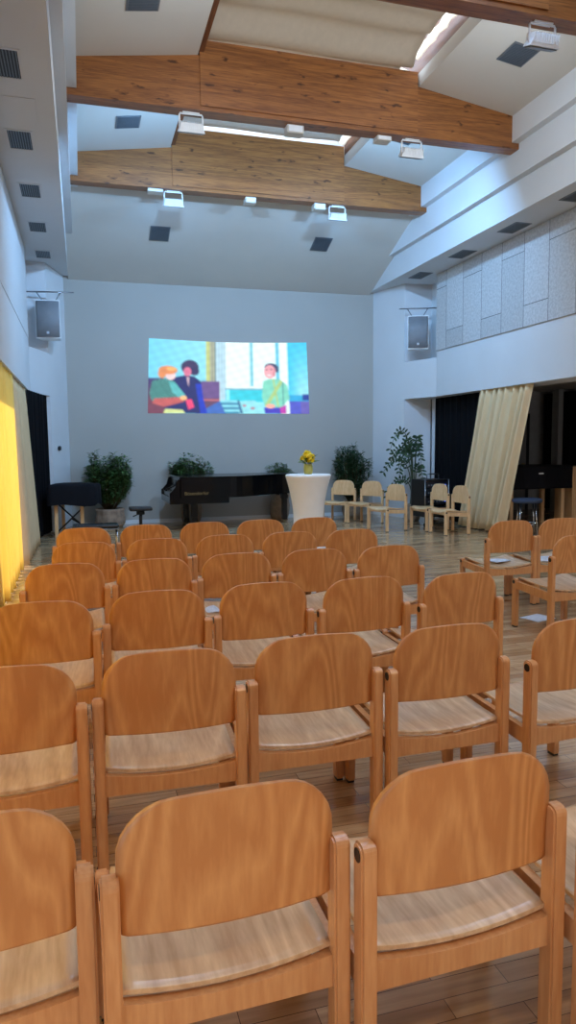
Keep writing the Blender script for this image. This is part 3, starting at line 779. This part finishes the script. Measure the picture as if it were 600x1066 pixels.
# covered keyboard on trestle
t = empty('covered_keyboard', 'keyboard instrument under a black cloth on wooden legs by the left wall', 'keyboard', (0, 0, 0))
pl = [(-.58, 12.3), (.18, 12.35), (.30, 12.62), (.02, 13.12), (-.34, 13.15), (-.48, 12.9)]
m = MB(); n = len(pl); cx_, cy_ = -.2, 12.7
def rr_(p, k): return (cx_+(p[0]-cx_)*k, cy_+(p[1]-cy_)*k)
rings = []
dense = []
for i in range(n):
    a, b_ = pl[i], pl[(i+1) % n]
    for k in range(8): dense.append((a[0]+(b_[0]-a[0])*k/8, a[1]+(b_[1]-a[1])*k/8))
for (k, z) in ((.02, .905), (.9, .895), (.97, .88), (1.0, .84), (1.01, .7), (1.02, .54)):
    ring = []
    for i, p in enumerate(dense):
        w_ = 1+(.012*math.sin(i*1.9)+.008*math.sin(i*.8) if z < .8 else 0)
        x, y = rr_(p, k*w_); ring.append(m.bm.verts.new((x, y, z+(.02*math.sin(i*.7) if z < .6 else 0))))
    rings.append(ring)
for A, B in zip(rings, rings[1:]):
    for i in range(len(A)): m.bm.faces.new((A[i], A[(i+1) % len(A)], B[(i+1) % len(A)], B[i])).smooth = True
m.bm.faces.new(rings[0])
m.build('cover_cloth', M_blackcloth, t)
MB().prism([rr_(p, .93) for p in pl], .60, .87, 'z').build('case', M_cap, t)
for x, y in ((-.45, 12.45), (-.03, 12.55), (-.35, 13.0)):
    MB().box(x-.03, x+.03, y-.03, y+.03, 0, .6, .005).build('leg', M_pale, t)
MB().tube([(-.5, 12.6, .02), (.1, 12.7, .58)], .014).tube([(-.2, 12.55, .3), (.22, 12.6, .02)], .014).tube([(.1, 12.75, .02), (-.45, 12.65, .58)], .014).build('stand', M_cap, t)

# ------------------------------------------------------------------ plants
def pot(t, r, h, sack=True, mat=None):
    prof = [(r*.8, 0), (r*.98, h*.2), (r*1.02, h*.55), (r*.9, h*.85), (r*1.0, h), (r*.85, h*1.01), (r*.8, h*.93), (.01, h*.93)]
    MB().lathe(prof, n=40, fn=lambda a, z: 1+.045*math.sin(a*7+z*9)+.03*math.sin(a*13-z*6)).build('pot_wrap', mat or M_sack, t)
    MB().lathe([(r*.8, h*.90), (r*.8, h*.95), (.01, h*.955)], n=24).build('soil', M_soil, t)
def bushy(loc, lab, r, h, ph, pr, nst, nlf, seed, L=.07, W=.03, mat=None, group=None, name='potted_shrub', spread=.85, zmin=.15, upright=.9, ysq=1, fall=.15):
    t = empty(name, lab, 'plant', loc, group=group); q = random.Random(seed)
    pot(t, pr, ph)
    sm, lm = MB(), MB()
    for s in range(nst):
        th = q.uniform(0, 2*PI); rr = math.sqrt(q.random())*r*spread; tip = Vector((rr*math.cos(th), rr*math.sin(th)*ysq, 0))
        H = (h-ph)*q.uniform(.66, 1.0)*(1-fall*(rr/r)**2)
        base = Vector((tip.x*.2, tip.y*.2, ph*.93)); top = Vector((tip.x, tip.y, ph+H))
        pts = [base.lerp(top, k/5)+Vector((tip.x, tip.y, 0))*.35*math.sin(k/5*PI)+Vector((q.uniform(-.01, .01), q.uniform(-.01, .01), 0)) for k in range(6)]
        sm.tube(pts, [.009, .008, .007, .006, .004, .002], 5)
        for i in range(nlf):
            u = zmin+(1-zmin)*q.random()**.8; k = min(4, int(u*5)); p = pts[k].lerp(pts[k+1], u*5-k)
            a = q.uniform(0, 2*PI); d = Vector((math.cos(a), math.sin(a), q.uniform(-.1, upright)))
            p = p+d*q.uniform(0, .05)
            if loc[1]+p.y+max(0, d.normalized().y)*L*1.3 > 14.17: d.y = -abs(d.y); p.y = min(p.y, 14.14-loc[1])
            leaf(lm, p, d, L*q.uniform(.7, 1.3), W*q.uniform(.8, 1.2))
    sm.build('stems', M_stem, t); lm.build('foliage', mat or M_leafd, t)
    return t
G = 'potted plants along the projection wall'
bushy((.47, 13.66, 0), 'tall bushy green shrub in a burlap wrapped pot left of the piano stool', .40, 1.5, .36, .27, 40, 110, 11, L=.085, W=.042, mat=M_leaf, group=G, spread=1)
bushy((2.05, 13.94, 0), 'green bush in a burlap wrapped pot behind the keyboard end of the piano', .42, 1.36, .5, .2, 30, 85, 12, L=.085, W=.04, mat=M_leaf, group=G, spread=1, ysq=.4) 
bushy((3.88, 13.98, 0), 'small green bush in a burlap wrapped pot behind the piano tail', .30, 1.16, .5, .2, 20, 60, 13, L=.08, W=.038, mat=M_leaf, group=G, ysq=.5)
# upright dark shrub with needle-like shoots
t = bushy((5.38, 13.72, 0), 'dark upright shrub with spiky shoots behind the pale chairs', .36, 1.58, .34, .2, 26, 170, 15, L=.085, W=.024, mat=M_leafd, group=G, spread=.95, zmin=.05, upright=1.6)
# arching plant with leaflets
t = empty('arching_plant', 'plant with long arching fronds in front of the right corner', 'plant', (6.22, 12.62, 0), group=G)
pot(t, .15, .34)
q = random.Random(21); sm, lm = MB(), MB()
arcs = [(-.62, 0, 1.2, .98), (-.5, -.05, 1.72, 1.42), (-.36, -.12, 1.5, .8), (-.18, 0, 1.45, 1.2), (.12, -.12, 1.5, 1.1), (.16, -.15, 1.1, .75), (-.6, -.1, .85, .5), (-.3, 0, 1.62, 1.05), (.04, -.2, 1.62, 1.3), (-.46, .05, 1.38, 1.15)]
for (dx, dy, zp, ze) in arcs:
    P0, P3 = Vector((dx*.08, dy*.08, .3)), Vector((dx, dy, ze)); P1 = Vector((dx*.0+.06, dy*.1, zp*1.0)); P2 = Vector((dx*.55, dy*.6, zp*1.25))
    pts = [P0*(1-u)**3+P1*3*u*(1-u)**2+P2*3*u*u*(1-u)+P3*u**3 for u in [k/16 for k in range(17)]]
    sm.tube(pts, [.012-.0005*k for k in range(17)], 6)
    for k in range(6, 17):
        d0 = (pts[k]-pts[k-1]).normalized()
        for s in (-1, 1):
            sd = d0.cross(Vector((0, 1, 0))).normalized()*s
            leaf(lm, pts[k], sd+d0*.5+Vector((0, q.uniform(-.4, .4), -.1)), q.uniform(.085, .12), .042, up=Vector((0, 1, 0.2)))
sm.build('stems', plain('stem_green', (52, 66, 40), .5), t); lm.build('foliage', M_leafd, t)

# ------------------------------------------------------------------ equipment rack
t = empty('equipment_rack', 'black audio rack trolley with steel handle behind the pale chairs', 'rack', (6.2, 11.86, 0), math.radians(8))
m = MB(); m.box(-.27, -.25, -.22, .22, .2, .84).box(.25, .27, -.22, .22, .2, .84).box(-.27, .27, -.22, .22, .84, .86).box(-.27, .27, -.22, .22, .18, .2).box(-.25, .25, .2, .22, .2, .84)
m.build('case', M_cap, t)
for k, z in enumerate((.24, .40, .56, .70)):
    u_ = MB().box(-.245, .245, -.21, .15, z, z+.125, .004).build('amplifier', M_amp, t)
    for j in range(6): MB().cyl((-.18+j*.06, -.212, z+.06), (-.18+j*.06, -.226, z+.06), .013, n=10).build('knob', M_grey, u_)
    MB().box(.17, .2, -.214, -.21, z+.05, z+.07).build('indicator', emit('blue_led', (60, 110, 255), 1.5), u_)
MB().tube([(.0, .1, .86), (.0, .1, .93), (.02, .1, .95), (.25, .1, .95), (.27, .1, .93), (.27, .1, .86)], .012).build('handle', M_steel, t)
for sx in (-1, 1):
    MB().tube([(sx*.26, -.22, .86), (sx*.26, -.22, .06)], .012).tube([(sx*.26, .22, .86), (sx*.26, .22, .06)], .012).build('frame_tube', M_steel, t)
    for sy in (-1, 1): MB().cyl((sx*.26-.012, sy*.22, .035), (sx*.26+.012, sy*.22, .035), .035, n=14).build('castor', M_cap, t)
# round stool
t = empty('round_stool', 'round blue-grey padded stool with steel legs at the right opening', 'stool', (6.96, 9.95, -.0))
MB().lathe([(.01, .53), (.2, .535), (.235, .55), (.24, .58), (.225, .605), (.15, .615), (.01, .615)], n=36).build('seat', M_cush, t)
for k in range(4):
    a = k*PI/2+.35; c, s = math.cos(a), math.sin(a)
    MB().cyl((.21*c, .21*s, 0), (.16*c, .16*s, .535), .012).build('leg', M_chrome, t)
MB().tube([(.195*math.cos(a*PI/8), .195*math.sin(a*PI/8), .2) for a in range(17)], .008).build('foot_ring', M_chrome, t)
# covered upright instrument in the side room
t = empty('covered_piano', 'piano under a black quilted cover on wooden legs in the side room', 'piano', (7.75, 11.0, 0))
def cov(u, v):
    x = -.62+1.3*u; z = .70+.40*v; return (x, -.28+.012*math.sin(u*19+v*3)+.01*math.sin(u*31), z)
MB().slab(cov, 30, 8, (0, .03, 0)).box(-.62, .68, -.26, .5, 1.07, 1.11, .015).box(-.62, -.6, -.25, .5, .70, 1.08).box(.66, .68, -.25, .5, .70, 1.08).build('cover', M_blackcloth, t)
MB().box(-.58, .64, -.22, .48, .72, 1.05).build('case', M_cap, t)
for x in (-.5, .56):
    for y in (-.15, .42): MB().box(x-.035, x+.035, y-.035, y+.035, 0, .72, .005).build('leg', M_pale, t)
MB().box(-.03, .06, -.3, -.285, .96, .985).build('tag', M_white, t)
t = empty('wooden_cabinet', 'pale wooden cabinet beside the covered piano at the right edge', 'cabinet', (8.62, 10.75, 0))
MB().box(-.16, .5, 0, .5, .05, 1.08, .006).build('body', M_pale, t)
for k in range(2): 
    dd = MB().box(-.14+.32*k, .16+.32*k, -.018, -.001, .08, 1.04, .003).build('door', M_pale, t)
    MB().cyl((.13+.08*k, -.018, .6), (.13+.08*k, -.035, .6), .012, n=12).build('knob', M_chrome, dd)
MB().box(-.14, .48, .02, .48, 0, .05).build('plinth', M_cap, t)

# ------------------------------------------------------------------ light
w = bpy.data.worlds.new('sky'); scn.world = w; w.use_nodes = True
bg = w.node_tree.nodes['Background']; bg.inputs[0].default_value = (.55, .72, 1, 1); bg.inputs[1].default_value = 1.4
sl = bpy.data.lights.new('sun', 'SUN'); sl.energy = 9; sl.angle = .01; sl.color = (1, .93, .8)
so = bpy.data.objects.new('sun', sl); COL.objects.link(so)
so.rotation_euler = Vector((1, -.35, -.8)).to_track_quat('-Z', 'Y').to_euler()
# warm hall lamps on the beams behind the camera
def lamp(x, y, z, e, col, r=.12):
    l = bpy.data.lights.new('hall_lamp', 'SPOT'); l.energy = e; l.color = col; l.shadow_soft_size = r; l.spot_size = math.radians(150); l.spot_blend = .6
    o = bpy.data.objects.new('hall_lamp', l); COL.objects.link(o); o.location = (x, y, z); o.rotation_euler = Vector((0, .5, -1)).to_track_quat('-Z', 'Y').to_euler()
for x in (1.4, 4.3): lamp(x, -1.9, 5.3, 160, (1, .74, .48))

def beam_fill(x, y, e, col, d):  # cool fill light added under the beams for the blue cast
    l = bpy.data.lights.new('added_cool_fill', 'AREA'); l.shape = 'RECTANGLE'; l.size = .27; l.size_y = .09; l.energy = e; l.color = col
    o = bpy.data.objects.new('added_cool_fill', l); COL.objects.link(o); o.location = (x, y+.09, 5.22); o.rotation_euler = Vector(d).to_track_quat('-Z', 'Y').to_euler()
for x in (1.40, 4.30):
    beam_fill(x, 8.82, 135, (.27, .57, 1), (0, .9, -.5))
    beam_fill(x+.1 if x < 3 else x-.05, 11.5, 8, (.22, .5, 1), (0, .6, -.8))
for x in (1.45, 4.35): beam_fill(x, 6.14, 38, (.72, .85, 1), (0, .9, -.3))
# ------------------------------------------------------------------ camera
cam = bpy.data.cameras.new('camera'); co = bpy.data.objects.new('camera', cam); COL.objects.link(co)
f, yaw, pitch, roll, h = 735.09, .2826, .0941, -.0100, 1.5106
cam.sensor_fit = 'VERTICAL'; cam.sensor_height = 36; cam.lens = f/1066*36; cam.clip_start = .02
cy, sy, cpp, spp = math.cos(yaw), math.sin(yaw), math.cos(pitch), math.sin(pitch)
F = Vector((sy*cpp, cy*cpp, -spp)); R = Vector((cy, -sy, 0)); U = R.cross(F)
R2 = R*math.cos(roll)+U*math.sin(roll); U2 = -R*math.sin(roll)+U*math.cos(roll)
co.matrix_world = Matrix(((R2.x, U2.x, -F.x, 0), (R2.y, U2.y, -F.y, 0), (R2.z, U2.z, -F.z, h), (0, 0, 0, 1)))
scn.camera = co
vs_ = scn.view_settings
vs_.view_transform = 'Standard'; vs_.look = 'None'; vs_.gamma = 1; vs_.use_curve_mapping = False; vs_.exposure = 0
